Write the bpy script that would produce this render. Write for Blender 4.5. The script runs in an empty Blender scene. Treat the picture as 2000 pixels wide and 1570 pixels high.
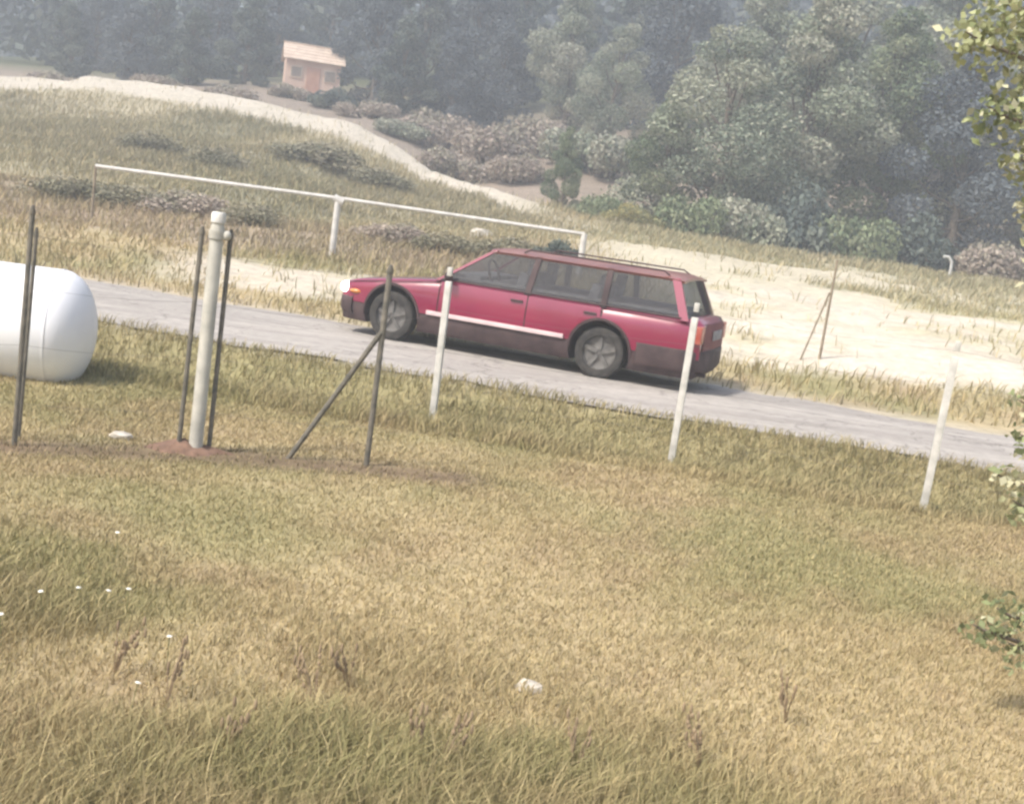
import bpy, bmesh, math, random
import numpy as np
from mathutils import Vector, Matrix
R = math.radians
SC = bpy.context.scene
COL = SC.collection

# ------------------------------------------------------------------ camera
cam_d = bpy.data.cameras.new("camera")
cam_d.sensor_width = 36.0
cam_d.lens = 45.0
cam_d.clip_end = 2000.0
cam = bpy.data.objects.new("camera", cam_d)
COL.objects.link(cam)
CZ = 1.95
cam.matrix_world = Matrix.Translation((0, 0, CZ)) @ Matrix.Rotation(R(81), 4, 'X') @ Matrix.Rotation(R(8), 4, 'Z')
SC.camera = cam

# ------------------------------------------------------------------ sky, sun, exposure
SUN_EL, SUN_AZ = 52.0, 232.0            # azimuth clockwise from +Y (sun is left, behind the camera)
world = bpy.data.worlds.new("World")
SC.world = world
world.use_nodes = True
wn = world.node_tree
sky = wn.nodes.new("ShaderNodeTexSky")
sky.sky_type = 'NISHITA'
sky.sun_disc = False
sky.sun_elevation = R(SUN_EL)
sky.sun_rotation = R(SUN_AZ)
sky.air_density = 1.3
sky.dust_density = 4.0
wn.links.new(sky.outputs[0], wn.nodes["Background"].inputs[0])
wn.nodes["Background"].inputs[1].default_value = 0.11
sun_d = bpy.data.lights.new("sun", 'SUN')
sun_d.energy = 2.9
sun_d.angle = R(6)
sun_d.color = (1.0, 0.95, 0.87)
sun = bpy.data.objects.new("sun", sun_d)
COL.objects.link(sun)
sd = Vector((math.sin(R(SUN_AZ)) * math.cos(R(SUN_EL)), math.cos(R(SUN_AZ)) * math.cos(R(SUN_EL)), math.sin(R(SUN_EL))))
sun.rotation_euler = sd.to_track_quat('Z', 'Y').to_euler()
sun.location = (-20, -20, 40)
vs = SC.view_settings
vs.view_transform = 'Standard'
vs.look = 'None'
vs.exposure = 0.95
vs.gamma = 1.0
vs.use_curve_mapping = False
SC.render.engine = 'CYCLES'
SC.cycles.use_denoising = True
SC.cycles.filter_width = 2.6
SC.cycles.volume_bounces = 1
SC.cycles.max_bounces = 8
SC.cycles.transparent_max_bounces = 8

rng = np.random.default_rng(7)
random.seed(7)

# ------------------------------------------------------------------ numeric helpers
def _hash(i, j, s):
    h = np.sin(i * 127.1 + j * 311.7 + s * 74.7) * 43758.5453
    return h - np.floor(h)

def vnoise(x, y, s=0):
    x = np.asarray(x, float); y = np.asarray(y, float)
    i = np.floor(x); j = np.floor(y); u = x - i; v = y - j
    u = u * u * (3 - 2 * u); v = v * v * (3 - 2 * v)
    a = _hash(i, j, s); b = _hash(i + 1, j, s); c = _hash(i, j + 1, s); d = _hash(i + 1, j + 1, s)
    return (a * (1 - u) + b * u) * (1 - v) + (c * (1 - u) + d * u) * v

def fbm(x, y, s=0, o=4):
    t = 0; a = 0.5
    for k in range(o):
        t = t + a * vnoise(np.asarray(x) * 2 ** k, np.asarray(y) * 2 ** k, s + k * 13.3); a *= 0.5
    return t / (1 - 0.5 ** o)

def sstep(a, b, x):
    t = np.clip((np.asarray(x, float) - a) / (b - a), 0, 1)
    return t * t * (3 - 2 * t)

def road_near(x): return 13.15 - 0.165 * np.asarray(x, float)
def road_far(x): return 16.25 - 0.24 * np.asarray(x, float)

RX = [-200, -60, -25.5, -18.8, -13.6, -8.3, -5.8, -4.5, -1.3, 1.6, 8, 15, 40, 200]
RZ = [4.2, 4.2, 4.45, 4.85, 4.62, 4.1, 3.15, 2.5, 2.1, 1.55, 1.42, 1.45, 1.5, 1.5]
CY = [60, 60, 60, 60, 59, 57, 55, 52, 46, 41, 40, 40, 40, 40]
SLX = [-200, -100, -48, -20, 0, 20, 200]
SLS = [0.012, 0.02, 0.075, 0.12, 0.17, 0.22, 0.26]

def G(x, y):
    """terrain height"""
    x = np.asarray(x, float); y = np.asarray(y, float)
    n, f = road_near(x), road_far(x)
    field = -0.20 + 0.05 * (fbm(x * 0.45, y * 0.45, 3, 3) - 0.5) + 0.12 * sstep(6, 2, y)
    zz = field + (0.0 - field) * sstep(n - 1.2, n - 0.1, y)
    ditch = -0.10 * np.exp(-((y - (n - 1.0)) / 0.45) ** 2)
    zz = zz + ditch
    side = sstep(-2, 3, x)
    m22 = 0.34 + 0.22 * side
    m26 = 0.62 + 0.3 * side
    v = sstep(f, f + 6.0, y) * m22 + sstep(f + 5.5, 27, y) * (m26 - m22)
    rid = np.interp(x, RX, RZ); cy = np.interp(x, RX, CY)
    t = np.clip((y - 27) / (cy - 27), 0, 1)
    rise = (rid - m26) * (0.3 * t + 0.7 * t ** 2.4)
    lump = (fbm(x * 0.16, y * 0.16, 21, 3) - 0.5) * 0.7 * sstep(25, 34, y) * sstep(cy, cy - 8, y)
    lump = lump + (fbm(x * 0.9, y * 0.9, 31, 3) - 0.5) * 0.22 * sstep(f + 0.4, f + 2.5, y)
    far = np.maximum(y - cy - 2.5, 0) * np.interp(x, SLX, SLS) - 0.45 * sstep(cy, cy + 4, y)
    far = far + (fbm(x * 0.03, y * 0.03, 41, 3) - 0.5) * 9 * sstep(90, 170, y)
    return np.where(y < f, zz, zz * 0 + v + rise + lump + far)

def gz(x, y): return float(G(x, y))

# ------------------------------------------------------------------ object helpers
def link(o, parent=None):
    COL.objects.link(o)
    if parent is not None:
        o.parent = parent
    return o

def props(o, label=None, cat=None, group=None, kind=None):
    if label: o["label"] = label
    if cat: o["category"] = cat
    if group: o["group"] = group
    if kind: o["kind"] = kind
    return o

def empty(name, loc=(0, 0, 0), rz=0.0):
    o = bpy.data.objects.new(name, None)
    o.empty_display_size = 0.2
    o.location = loc
    o.rotation_euler = (0, 0, rz)
    return link(o)

def np_mesh(name, V, F, mats=(), cols=None, smooth=False):
    """V Nx3; F = array Mx3/Mx4 or list of such arrays"""
    V = np.asarray(V, np.float32)
    if not isinstance(F, (list, tuple)): F = [F]
    F = [np.asarray(f, np.int32) for f in F if len(f)]
    me = bpy.data.meshes.new(name)
    me.vertices.add(len(V)); me.vertices.foreach_set("co", V.ravel())
    li = np.concatenate([f.ravel() for f in F])
    tot = np.concatenate([np.full(len(f), f.shape[1], np.int32) for f in F])
    st = np.concatenate([[0], np.cumsum(tot)[:-1]]).astype(np.int32)
    me.loops.add(len(li)); me.loops.foreach_set("vertex_index", li)
    me.polygons.add(len(tot)); me.polygons.foreach_set("loop_start", st); me.polygons.foreach_set("loop_total", tot)
    if cols is not None:
        a = me.color_attributes.new("col", 'FLOAT_COLOR', 'POINT')
        c = np.ones((len(V), 4), np.float32); c[:, :cols.shape[1]] = cols
        a.data.foreach_set("color", c.ravel())
    me.update(calc_edges=True)
    me.validate()
    for m in mats: me.materials.append(m)
    if smooth:
        me.polygons.foreach_set("use_smooth", np.ones(len(me.polygons), bool))
    return me

class MB:
    """collects primitive shapes into one mesh"""
    def __init__(s): s.v = []; s.f = []
    def add(s, V, F):
        b = len(s.v); s.v += [tuple(map(float, p)) for p in V]; s.f += [tuple(i + b for i in f) for f in F]
    def box(s, c, d, rot=None):
        V = []
        for k in range(8):
            p = Vector(((k & 1) - .5, ((k >> 1) & 1) - .5, (k >> 2) - .5)); p = Vector((p.x * d[0], p.y * d[1], p.z * d[2]))
            if rot is not None: p = rot @ p
            V.append(p + Vector(c))
        s.add(V, [(0, 2, 3, 1), (4, 5, 7, 6), (0, 1, 5, 4), (2, 6, 7, 3), (0, 4, 6, 2), (1, 3, 7, 5)])
    def tube(s, pts, rad, n=10, cap=True):
        pts = [Vector(p) for p in pts]; k = len(pts)
        rad = list(rad) if hasattr(rad, '__len__') else [rad] * k
        rings = []; prev = None
        for i, p in enumerate(pts):
            t = (pts[min(i + 1, k - 1)] - pts[max(i - 1, 0)]).normalized()
            if prev is None:
                a = Vector((0, 0, 1)) if abs(t.z) < .9 else Vector((1, 0, 0))
                u = t.cross(a).normalized()
            else:
                u = (prev - t * prev.dot(t)).normalized()
            prev = u; w = t.cross(u)
            rings.append([p + (u * math.cos(2 * math.pi * j / n) + w * math.sin(2 * math.pi * j / n)) * rad[i] for j in range(n)])
        V = [q for r in rings for q in r]; F = []
        for i in range(k - 1):
            for j in range(n):
                F.append((i * n + j, i * n + (j + 1) % n, (i + 1) * n + (j + 1) % n, (i + 1) * n + j))
        if cap:
            F.append(tuple(reversed(range(n)))); F.append(tuple((k - 1) * n + j for j in range(n)))
        s.add(V, F)
    def lathe(s, prof, n=24, axis='Z', c=(0, 0, 0), cap=True):
        V = []; k = len(prof)
        for r, h in prof:
            for j in range(n):
                a = 2 * math.pi * j / n; x, y = r * math.cos(a), r * math.sin(a)
                p = {'Z': (x, y, h), 'Y': (x, h, -y), 'X': (h, x, y)}[axis]
                V.append((p[0] + c[0], p[1] + c[1], p[2] + c[2]))
        F = [(i * n + j, i * n + (j + 1) % n, (i + 1) * n + (j + 1) % n, (i + 1) * n + j) for i in range(k - 1) for j in range(n)]
        if cap: F.append(tuple(reversed(range(n)))); F.append(tuple((k - 1) * n + j for j in range(n)))
        s.add(V, F)
    def ball(s, c, r, nu=14, nv=8, rot=None):
        V = []; F = []
        for i in range(nv + 1):
            a = math.pi * i / nv
            for j in range(nu):
                b = 2 * math.pi * j / nu
                p = Vector((r[0] * math.sin(a) * math.cos(b), r[1] * math.sin(a) * math.sin(b), r[2] * math.cos(a)))
                if rot is not None: p = rot @ p
                V.append(p + Vector(c))
        for i in range(nv):
            for j in range(nu):
                F.append((i * nu + j, (i + 1) * nu + j, (i + 1) * nu + (j + 1) % nu, i * nu + (j + 1) % nu))
        s.add(V, F)
    def grid(s, P, close_u=False, close_v=False):
        nu, nv = len(P), len(P[0]); V = [q for r in P for q in r]; F = []
        for i in range(nu if close_u else nu - 1):
            for j in range(nv if close_v else nv - 1):
                a, b = (i + 1) % nu, (j + 1) % nv
                F.append((i * nv + j, a * nv + j, a * nv + b, i * nv + b))
        s.add(V, F)
    def mesh(s, name, mat, smooth=35, bevel=0):
        bm = bmesh.new()
        vs_ = [bm.verts.new(p) for p in s.v]
        for f in s.f:
            try: bm.faces.new([vs_[i] for i in f])
            except ValueError: pass
        bmesh.ops.remove_doubles(bm, verts=bm.verts, dist=1e-5)
        bmesh.ops.recalc_face_normals(bm, faces=bm.faces)
        if bevel:
            es = [e for e in bm.edges if len(e.link_faces) == 2 and e.calc_face_angle(0) > 0.6]
            bmesh.ops.bevel(bm, geom=es, offset=bevel, segments=2, affect='EDGES', profile=0.6)
        me = bpy.data.meshes.new(name)
        bm.to_mesh(me); bm.free()
        if mat is not None: me.materials.append(mat)
        if smooth:
            me.polygons.foreach_set("use_smooth", np.ones(len(me.polygons), bool))
            me.set_sharp_from_angle(angle=R(smooth))
        return me
    def obj(s, name, mat, parent=None, smooth=35, bevel=0):
        return link(bpy.data.objects.new(name, s.mesh(name, mat, smooth, bevel)), parent)

# ------------------------------------------------------------------ materials
def mat_base(name):
    m = bpy.data.materials.new(name); m.use_nodes = True
    nt = m.node_tree; b = nt.nodes["Principled BSDF"]
    return m, nt, b

def N(nt, t, **kw):
    n = nt.nodes.new(t)
    for k, v in kw.items(): setattr(n, k, v)
    return n

def noise_mat(name, c1, c2, scale=6, rough=0.8, bump=0.0, bscale=40, metallic=0.0, spec=0.3, coat=0.0, detail=6, lo=.35, hi=.65):
    m, nt, b = mat_base(name)
    tc = N(nt, "ShaderNodeTexCoord")
    n = N(nt, "ShaderNodeTexNoise"); n.inputs["Scale"].default_value = scale; n.inputs["Detail"].default_value = detail
    nt.links.new(tc.outputs["Object"], n.inputs["Vector"])
    r = N(nt, "ShaderNodeValToRGB")
    r.color_ramp.elements[0].position = lo; r.color_ramp.elements[1].position = hi
    r.color_ramp.elements[0].color = (*c1, 1); r.color_ramp.elements[1].color = (*c2, 1)
    nt.links.new(n.outputs["Fac"], r.inputs["Fac"]); nt.links.new(r.outputs["Color"], b.inputs["Base Color"])
    b.inputs["Roughness"].default_value = rough; b.inputs["Metallic"].default_value = metallic
    b.inputs["Specular IOR Level"].default_value = spec; b.inputs["Coat Weight"].default_value = coat
    b.inputs["Coat Roughness"].default_value = 0.08
    if bump:
        n2 = N(nt, "ShaderNodeTexNoise"); n2.inputs["Scale"].default_value = bscale; n2.inputs["Detail"].default_value = 5
        nt.links.new(tc.outputs["Object"], n2.inputs["Vector"])
        bp = N(nt, "ShaderNodeBump"); bp.inputs["Strength"].default_value = bump; bp.inputs["Distance"].default_value = 0.02
        nt.links.new(n2.outputs["Fac"], bp.inputs["Height"]); nt.links.new(bp.outputs["Normal"], b.inputs["Normal"])
    return m

def attr_mat(name, rough=0.75, transl=0.0, spec=0.2, nscale=0.0, namp=0.25, bump=0.0):
    """colour from the 'col' attribute, with fine grain"""
    m, nt, b = mat_base(name)
    a = N(nt, "ShaderNodeAttribute"); a.attribute_name = "col"
    src = a.outputs["Color"]
    if nscale:
        tc = N(nt, "ShaderNodeTexCoord")
        n = N(nt, "ShaderNodeTexNoise"); n.inputs["Scale"].default_value = nscale; n.inputs["Detail"].default_value = 8
        n.inputs["Roughness"].default_value = 0.7
        nt.links.new(tc.outputs["Object"], n.inputs["Vector"])
        mr = N(nt, "ShaderNodeMapRange"); mr.inputs[1].default_value = .25; mr.inputs[2].default_value = .75
        mr.inputs[3].default_value = 1 - namp; mr.inputs[4].default_value = 1 + namp
        nt.links.new(n.outputs["Fac"], mr.inputs[0])
        mx = N(nt, "ShaderNodeVectorMath", operation='SCALE')
        nt.links.new(src, mx.inputs[0]); nt.links.new(mr.outputs[0], mx.inputs["Scale"])
        src = mx.outputs[0]
        if bump:
            bp = N(nt, "ShaderNodeBump"); bp.inputs["Strength"].default_value = bump; bp.inputs["Distance"].default_value = 0.06
            nt.links.new(n.outputs["Fac"], bp.inputs["Height"]); nt.links.new(bp.outputs["Normal"], b.inputs["Normal"])
    nt.links.new(src, b.inputs["Base Color"])
    b.inputs["Roughness"].default_value = rough; b.inputs["Specular IOR Level"].default_value = spec
    if transl:
        t = N(nt, "ShaderNodeBsdfTranslucent"); nt.links.new(src, t.inputs["Color"])
        mix = N(nt, "ShaderNodeMixShader"); mix.inputs[0].default_value = transl
        out = nt.nodes["Material Output"]
        nt.links.new(b.outputs[0], mix.inputs[1]); nt.links.new(t.outputs[0], mix.inputs[2]); nt.links.new(mix.outputs[0], out.inputs[0])
    return m

def glass_mat(name, col, alpha):
    m, nt, b = mat_base(name)
    b.inputs["Base Color"].default_value = (*col, 1); b.inputs["Roughness"].default_value = 0.06
    b.inputs["Specular IOR Level"].default_value = 0.9
    tr = N(nt, "ShaderNodeBsdfTransparent"); tr.inputs[0].default_value = (.75, .78, .8, 1)
    mix = N(nt, "ShaderNodeMixShader"); mix.inputs[0].default_value = alpha
    nt.links.new(tr.outputs[0], mix.inputs[1]); nt.links.new(b.outputs[0], mix.inputs[2])
    nt.links.new(mix.outputs[0], nt.nodes["Material Output"].inputs[0])
    return m

def emit_mat(name, col, s):
    m, nt, b = mat_base(name)
    b.inputs["Base Color"].default_value = (*col, 1); b.inputs["Emission Color"].default_value = (*col, 1)
    b.inputs["Emission Strength"].default_value = s; b.inputs["Roughness"].default_value = .15
    return m

M = {}
M['ground'] = attr_mat('ground_soil_and_grass', 0.95, spec=.08, nscale=5.0, namp=.3, bump=.6)
M['grass'] = attr_mat('grass_blades', 0.7, transl=.25, spec=.15)
M['leaf'] = attr_mat('leaves', 0.6, transl=.25, spec=.25)
M['bark'] = noise_mat('bark', (.10, .08, .06), (.22, .18, .14), 9, .9, .5, 30)
M['asphalt'] = noise_mat('worn_asphalt', (.33, .30, .275), (.43, .395, .365), 1.3, .85, .35, 120, detail=9)
def road_mat():
    m, nt, b = mat_base('worn_asphalt')
    tc = N(nt, "ShaderNodeTexCoord")
    mp = N(nt, "ShaderNodeMapping"); mp.inputs["Rotation"].default_value = (0, 0, R(11.5)); mp.inputs["Scale"].default_value = (.12, 1.5, 1)
    nt.links.new(tc.outputs["Object"], mp.inputs["Vector"])
    n1 = N(nt, "ShaderNodeTexNoise"); n1.inputs["Scale"].default_value = 1.6; n1.inputs["Detail"].default_value = 8; n1.inputs["Roughness"].default_value = .65
    nt.links.new(mp.outputs[0], n1.inputs["Vector"])
    n2 = N(nt, "ShaderNodeTexNoise"); n2.inputs["Scale"].default_value = 7; n2.inputs["Detail"].default_value = 9; n2.inputs["Roughness"].default_value = .75
    nt.links.new(tc.outputs["Object"], n2.inputs["Vector"])
    vo = N(nt, "ShaderNodeTexVoronoi", feature='DISTANCE_TO_EDGE'); vo.inputs["Scale"].default_value = .9
    n3 = N(nt, "ShaderNodeTexNoise"); n3.inputs["Scale"].default_value = 2.5; n3.inputs["Detail"].default_value = 5
    nt.links.new(tc.outputs["Object"], n3.inputs["Vector"])
    ad = N(nt, "ShaderNodeVectorMath", operation='ADD'); nt.links.new(tc.outputs["Object"], ad.inputs[0]); nt.links.new(n3.outputs["Color"], ad.inputs[1])
    nt.links.new(ad.outputs[0], vo.inputs["Vector"])
    r1 = N(nt, "ShaderNodeValToRGB"); r1.color_ramp.elements[0].position = .3; r1.color_ramp.elements[1].position = .7
    r1.color_ramp.elements[0].color = (.27, .245, .225, 1); r1.color_ramp.elements[1].color = (.44, .405, .37, 1)
    nt.links.new(n1.outputs["Fac"], r1.inputs["Fac"])
    r2 = N(nt, "ShaderNodeMapRange"); r2.inputs[1].default_value = .3; r2.inputs[2].default_value = .7; r2.inputs[3].default_value = .8; r2.inputs[4].default_value = 1.15
    nt.links.new(n2.outputs["Fac"], r2.inputs[0])
    r3 = N(nt, "ShaderNodeMapRange"); r3.inputs[1].default_value = 0; r3.inputs[2].default_value = .018; r3.inputs[3].default_value = .55; r3.inputs[4].default_value = 1
    nt.links.new(vo.outputs["Distance"], r3.inputs[0])
    mu = N(nt, "ShaderNodeMath", operation='MULTIPLY'); nt.links.new(r2.outputs[0], mu.inputs[0]); nt.links.new(r3.outputs[0], mu.inputs[1])
    sc = N(nt, "ShaderNodeVectorMath", operation='SCALE'); nt.links.new(r1.outputs["Color"], sc.inputs[0]); nt.links.new(mu.outputs[0], sc.inputs["Scale"])
    nt.links.new(sc.outputs[0], b.inputs["Base Color"]); b.inputs["Roughness"].default_value = .88; b.inputs["Specular IOR Level"].default_value = .2
    bp = N(nt, "ShaderNodeBump"); bp.inputs["Strength"].default_value = .4; bp.inputs["Distance"].default_value = .02
    nt.links.new(n2.outputs["Fac"], bp.inputs["Height"]); nt.links.new(bp.outputs[0], b.inputs["Normal"])
    return m
M['asphalt'] = road_mat()
M['dark_steel'] = noise_mat('dark_weathered_steel', (.085, .08, .065), (.17, .15, .12), 14, .7, .15, 60, spec=.4)
M['pale_post'] = noise_mat('pale_concrete', (.46, .45, .42), (.66, .64, .60), 9, .85, .25, 70)
M['grey_pole'] = noise_mat('weathered_beige_paint', (.38, .37, .33), (.54, .52, .46), 7, .6, .1, 60, spec=.4)
M['wire'] = noise_mat('fence_wire', (.10, .095, .085), (.16, .15, .14), 20, .6, spec=.4)
M['white_paint'] = noise_mat('white_tank_paint', (.70, .70, .74), (.82, .82, .84), 2.2, .4, .03, 30, spec=.4, lo=.3, hi=.6)
M['rail'] = noise_mat('white_pipe', (.50, .48, .45), (.68, .66, .63), 6, .6)
M['red'] = noise_mat('dark_red_car_paint', (.20, .007, .042), (.25, .011, .054), 1.2, .3, spec=.5, coat=1.0)
M['roofpaint'] = noise_mat('sky_tinted_roof_paint', (.17, .05, .04), (.25, .09, .065), 3, .4, spec=.5, coat=.3)  # brownish tone puts the sky's reflection into the roof colour
M['clad'] = noise_mat('dusty_dark_plastic', (.040, .024, .026), (.080, .052, .052), 5, .7, .1, 80)
M['rubber'] = noise_mat('tyre_rubber', (.03, .028, .027), (.06, .055, .05), 12, .85)
M['rim'] = noise_mat('alloy_rim', (.10, .095, .09), (.20, .19, .18), 9, .5, metallic=.3, spec=.5)
M['trim'] = noise_mat('pale_pink_trim', (.60, .46, .47), (.70, .56, .56), 5, .45)
M['tailgate'] = noise_mat('dusty_dark_red_tailgate', (.13, .02, .03), (.19, .05, .05), 4, .6, .05, 60)
M['glass'] = glass_mat('car_glass', (.03, .032, .04), .5)
M['cabin'] = noise_mat('cabin_fabric', (.22, .21, .21), (.36, .345, .34), 8, .9)
M['lamp'] = emit_mat('lit_headlight', (1.0, .97, .92), 9.0)
M['amber'] = noise_mat('amber_lens', (.5, .16, .03), (.6, .22, .05), 6, .25, spec=.5)
M['tail'] = noise_mat('tail_lens', (.35, .07, .05), (.5, .16, .11), 6, .25, spec=.5)
M['stone'] = noise_mat('pale_stone', (.42, .38, .32), (.62, .57, .5), 8, .9, .5, 25)
M['wall'] = noise_mat('peach_render', (.66, .46, .36), (.76, .57, .46), 1.5, .9)
M['roof'] = noise_mat('pale_peach_roof', (.60, .46, .36), (.74, .6, .48), 2.5, .9)
M['pane'] = noise_mat('dusty_pane', (.24, .19, .16), (.32, .26, .22), 3, .2, spec=.6)
M['door'] = noise_mat('faded_red_door', (.52, .28, .2), (.58, .34, .25), 4, .7)
M['redsoil'] = noise_mat('red_brown_earth', (.14, .085, .06), (.22, .135, .095), 14, .95, .5, 30)
M['oldwood'] = noise_mat('weathered_wood', (.20, .16, .11), (.32, .26, .19), 10, .9)
M['petal'] = noise_mat('petals', (.74, .72, .64), (.82, .8, .74), 20, .7)
M['stem'] = noise_mat('stems', (.16, .17, .07), (.24, .22, .1), 20, .8)

# ------------------------------------------------------------------ ground
def axis(segs):
    out = []
    for a, b, s in segs: out += list(np.arange(a, b, s))
    return np.array(out + [segs[-1][1]])

gx = axis([(-330, -60, 9), (-60, -22, 1.5), (-22, -10, .45), (-10, 12, .22), (12, 26, .45), (26, 60, 1.5), (60, 330, 9)])
gy = axis([(-12, 2, 1.0), (2, 26, .2), (26, 64, .45), (64, 100, 1.5), (100, 420, 8)])

STRAW = np.array([.42, .34, .205]); OLIVE = np.array([.292, .264, .135]); BROWN = np.array([.35, .265, .165])
SAND = np.array([.57, .508, .42]); SOIL = np.array([.13, .09, .06]); GREEN = np.array([.15, .16, .075]); MAUVE = np.array([.36, .285, .235])

def mixc(a, b, t): return a * (1 - t[..., None]) + b * t[..., None]

def seg_dist(x, y, pts):
    d = np.full(np.shape(x), 1e9)
    for (x0, y0), (x1, y1) in zip(pts[:-1], pts[1:]):
        dx, dy = x1 - x0, y1 - y0
        t = np.clip(((x - x0) * dx + (y - y0) * dy) / (dx * dx + dy * dy), 0, 1)
        d = np.minimum(d, np.hypot(x - x0 - t * dx, y - y0 - t * dy))
    return d

FENCE_A = [(-4.6, 8.1), (-3.38, 8.5), (-2.25, 9.13), (-1.03, 9.40), (-.35, 9.45)]

def ground_color(x, y):
    x = np.asarray(x, float); y = np.asarray(y, float)
    n1 = fbm(x * .5, y * .5, 5, 4); n2 = fbm(x * 1.7, y * 1.7, 9, 4); n3 = fbm(x * .17, y * .17, 2, 3)
    c = mixc(np.broadcast_to(STRAW, x.shape + (3,)), np.broadcast_to(OLIVE, x.shape + (3,)), sstep(.38, .66, n1))
    c = mixc(c, BROWN, .6 * sstep(.5, .72, n2))
    # verge between fence and road: greener
    n, f = road_near(x), road_far(x)
    ver = sstep(n - 2.0, n - 1.5, y) * sstep(n + .3, n, y)
    c = mixc(c, OLIVE * .95, .65 * ver)
    # bare soil strip along the dark fence
    sd_ = seg_dist(x, y, FENCE_A)
    c = mixc(c, SOIL, .85 * sstep(.40, .1, sd_ + .3 * (n2 - .5)))
    # dusty road shoulders
    sh = np.exp(-((y - n) / .18) ** 2) + np.exp(-((y - f) / .5) ** 2)
    c = mixc(c, SAND * .8, np.clip(.7 * sh + .3 * (n2 - .5) * sh, 0, 1))
    # bare pale bank to the right of the car, beyond the road
    sand = sstep(1.5, 3.2, x + .8 * (n1 - .5)) * sstep(17.2, 18.1, y + 1.6 * (n1 - .5) + .18 * x * 0) * sstep(31.5, 26.0, y + 8 * (n1 - .5))
    c = mixc(c, SAND, np.clip(sand * (.72 + .9 * (n2 - .25)), 0, 1))
    sand2 = sstep(-3.5, .5, x + 2 * (n1 - .5)) * np.exp(-((y - 37.3 - 2.0 * (n3 - .5)) / 2.4) ** 2)
    c = mixc(c, SAND * 1.03, np.clip(1.0 * sand2, 0, 1))
    pol = sstep(-1, 2, x) * sstep(24, 27, y) * sstep(42, 39, y)
    c = mixc(c, np.array([.53, .475, .36]), np.clip(pol * (.85 + .7 * (n1 - .4)), 0, 1))
    c = mixc(c, np.array([.36, .335, .21]), .7 * pol * sstep(.47, .62, fbm(x * .22 + 5, y * .30, 91, 4)))
    strk = sstep(.52, .66, fbm(x * .35, y * 1.1, 55, 4)) * sstep(2, 3.5, x) * sstep(17.5, 19, y) * sstep(30, 25, y)
    c = mixc(c, OLIVE * 1.4, .4 * strk)
    # pale track left of the car
    sand3 = sstep(-6.5, -5, x) * sstep(0.5, -1.5, x) * sstep(18.6, 19.3, y + .8 * (n1 - .5)) * sstep(22.4, 21.4, y + (n1 - .5))
    c = mixc(c, SAND * .93, np.clip(sand3 * (.5 + (n2 - .2)), 0, .9))
    # mauve dry scrub ground under the railing
    mv = sstep(22.5, 23.6, y) * sstep(33, 29, y) * sstep(2.5, -1, x)
    c = mixc(c, MAUVE, .65 * mv)
    # hillside
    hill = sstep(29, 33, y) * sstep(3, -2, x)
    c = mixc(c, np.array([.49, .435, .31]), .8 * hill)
    shade_band = hill * sstep(31, 35, y + 3 * (n1 - .5)) * sstep(52, 45, y + 6 * (n1 - .5) + .35 * (x + 12))
    c = mixc(c, np.array([.27, .245, .17]), .6 * shade_band)  # shade on the hill's flank, painted as darker olive ground
    c = mixc(c, np.array([.29, .27, .18]), .8 * hill * sstep(.46, .68, fbm(x * .23, y * .12, 77, 4)))
    cy = np.interp(x, RX, CY)
    crest = sstep(cy - 4.4, cy - 2.6, y + 2.4 * (n1 - .5)) * sstep(cy + 4, cy + 1, y) * sstep(2, -2, x)
    c = mixc(c, SAND * 1.1, np.clip(1.0 * crest * (.75 + .5 * (n2 - .3)), 0, 1))
    # beyond the crest: scrub and forest floor
    fl = sstep(cy + 1.5, cy + 5, y)
    c = mixc(c, MAUVE * .85, fl * .85)
    c = mixc(c, GREEN * .8, fl * sstep(70, 95, y))
    return c

GX, GY = np.meshgrid(gx, gy, indexing='ij')
GZ = G(GX, GY)
rd = (GY > road_near(GX) - .02) & (GY < road_far(GX) + .02)
GZ = np.where(rd, np.minimum(GZ, -0.03), GZ)
V = np.stack([GX, GY, GZ], -1).reshape(-1, 3)
nx_, ny_ = GX.shape
ii = np.arange(nx_ * ny_).reshape(nx_, ny_)
F = np.stack([ii[:-1, :-1], ii[1:, :-1], ii[1:, 1:], ii[:-1, 1:]], -1).reshape(-1, 4)
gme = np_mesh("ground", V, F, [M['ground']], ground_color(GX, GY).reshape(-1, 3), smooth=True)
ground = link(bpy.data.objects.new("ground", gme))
props(ground, "dry olive and tan grassland with pale bare banks and a low hill", kind="structure")

# road: cambered strip
P = []
for x in np.arange(-60, 60.1, .5):
    n, f = float(road_near(x)) - .1, float(road_far(x)) + .1; row = []
    for t in np.linspace(0, 1, 9):
        e = .13 * (float(vnoise(x * 2.1, t * 0, 5 if t < .5 else 8)) - .5) * (1 if t in (0, 1) else 0) * 3
        row.append((x, n + (f - n) * t + e, .006 + .035 * (1 - (2 * t - 1) ** 2)))
    P.append(row)
mb = MB(); mb.grid(P)
props(mb.obj("road", M['asphalt'], smooth=60), "narrow worn grey road crossing behind the fence", kind="structure")

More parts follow.
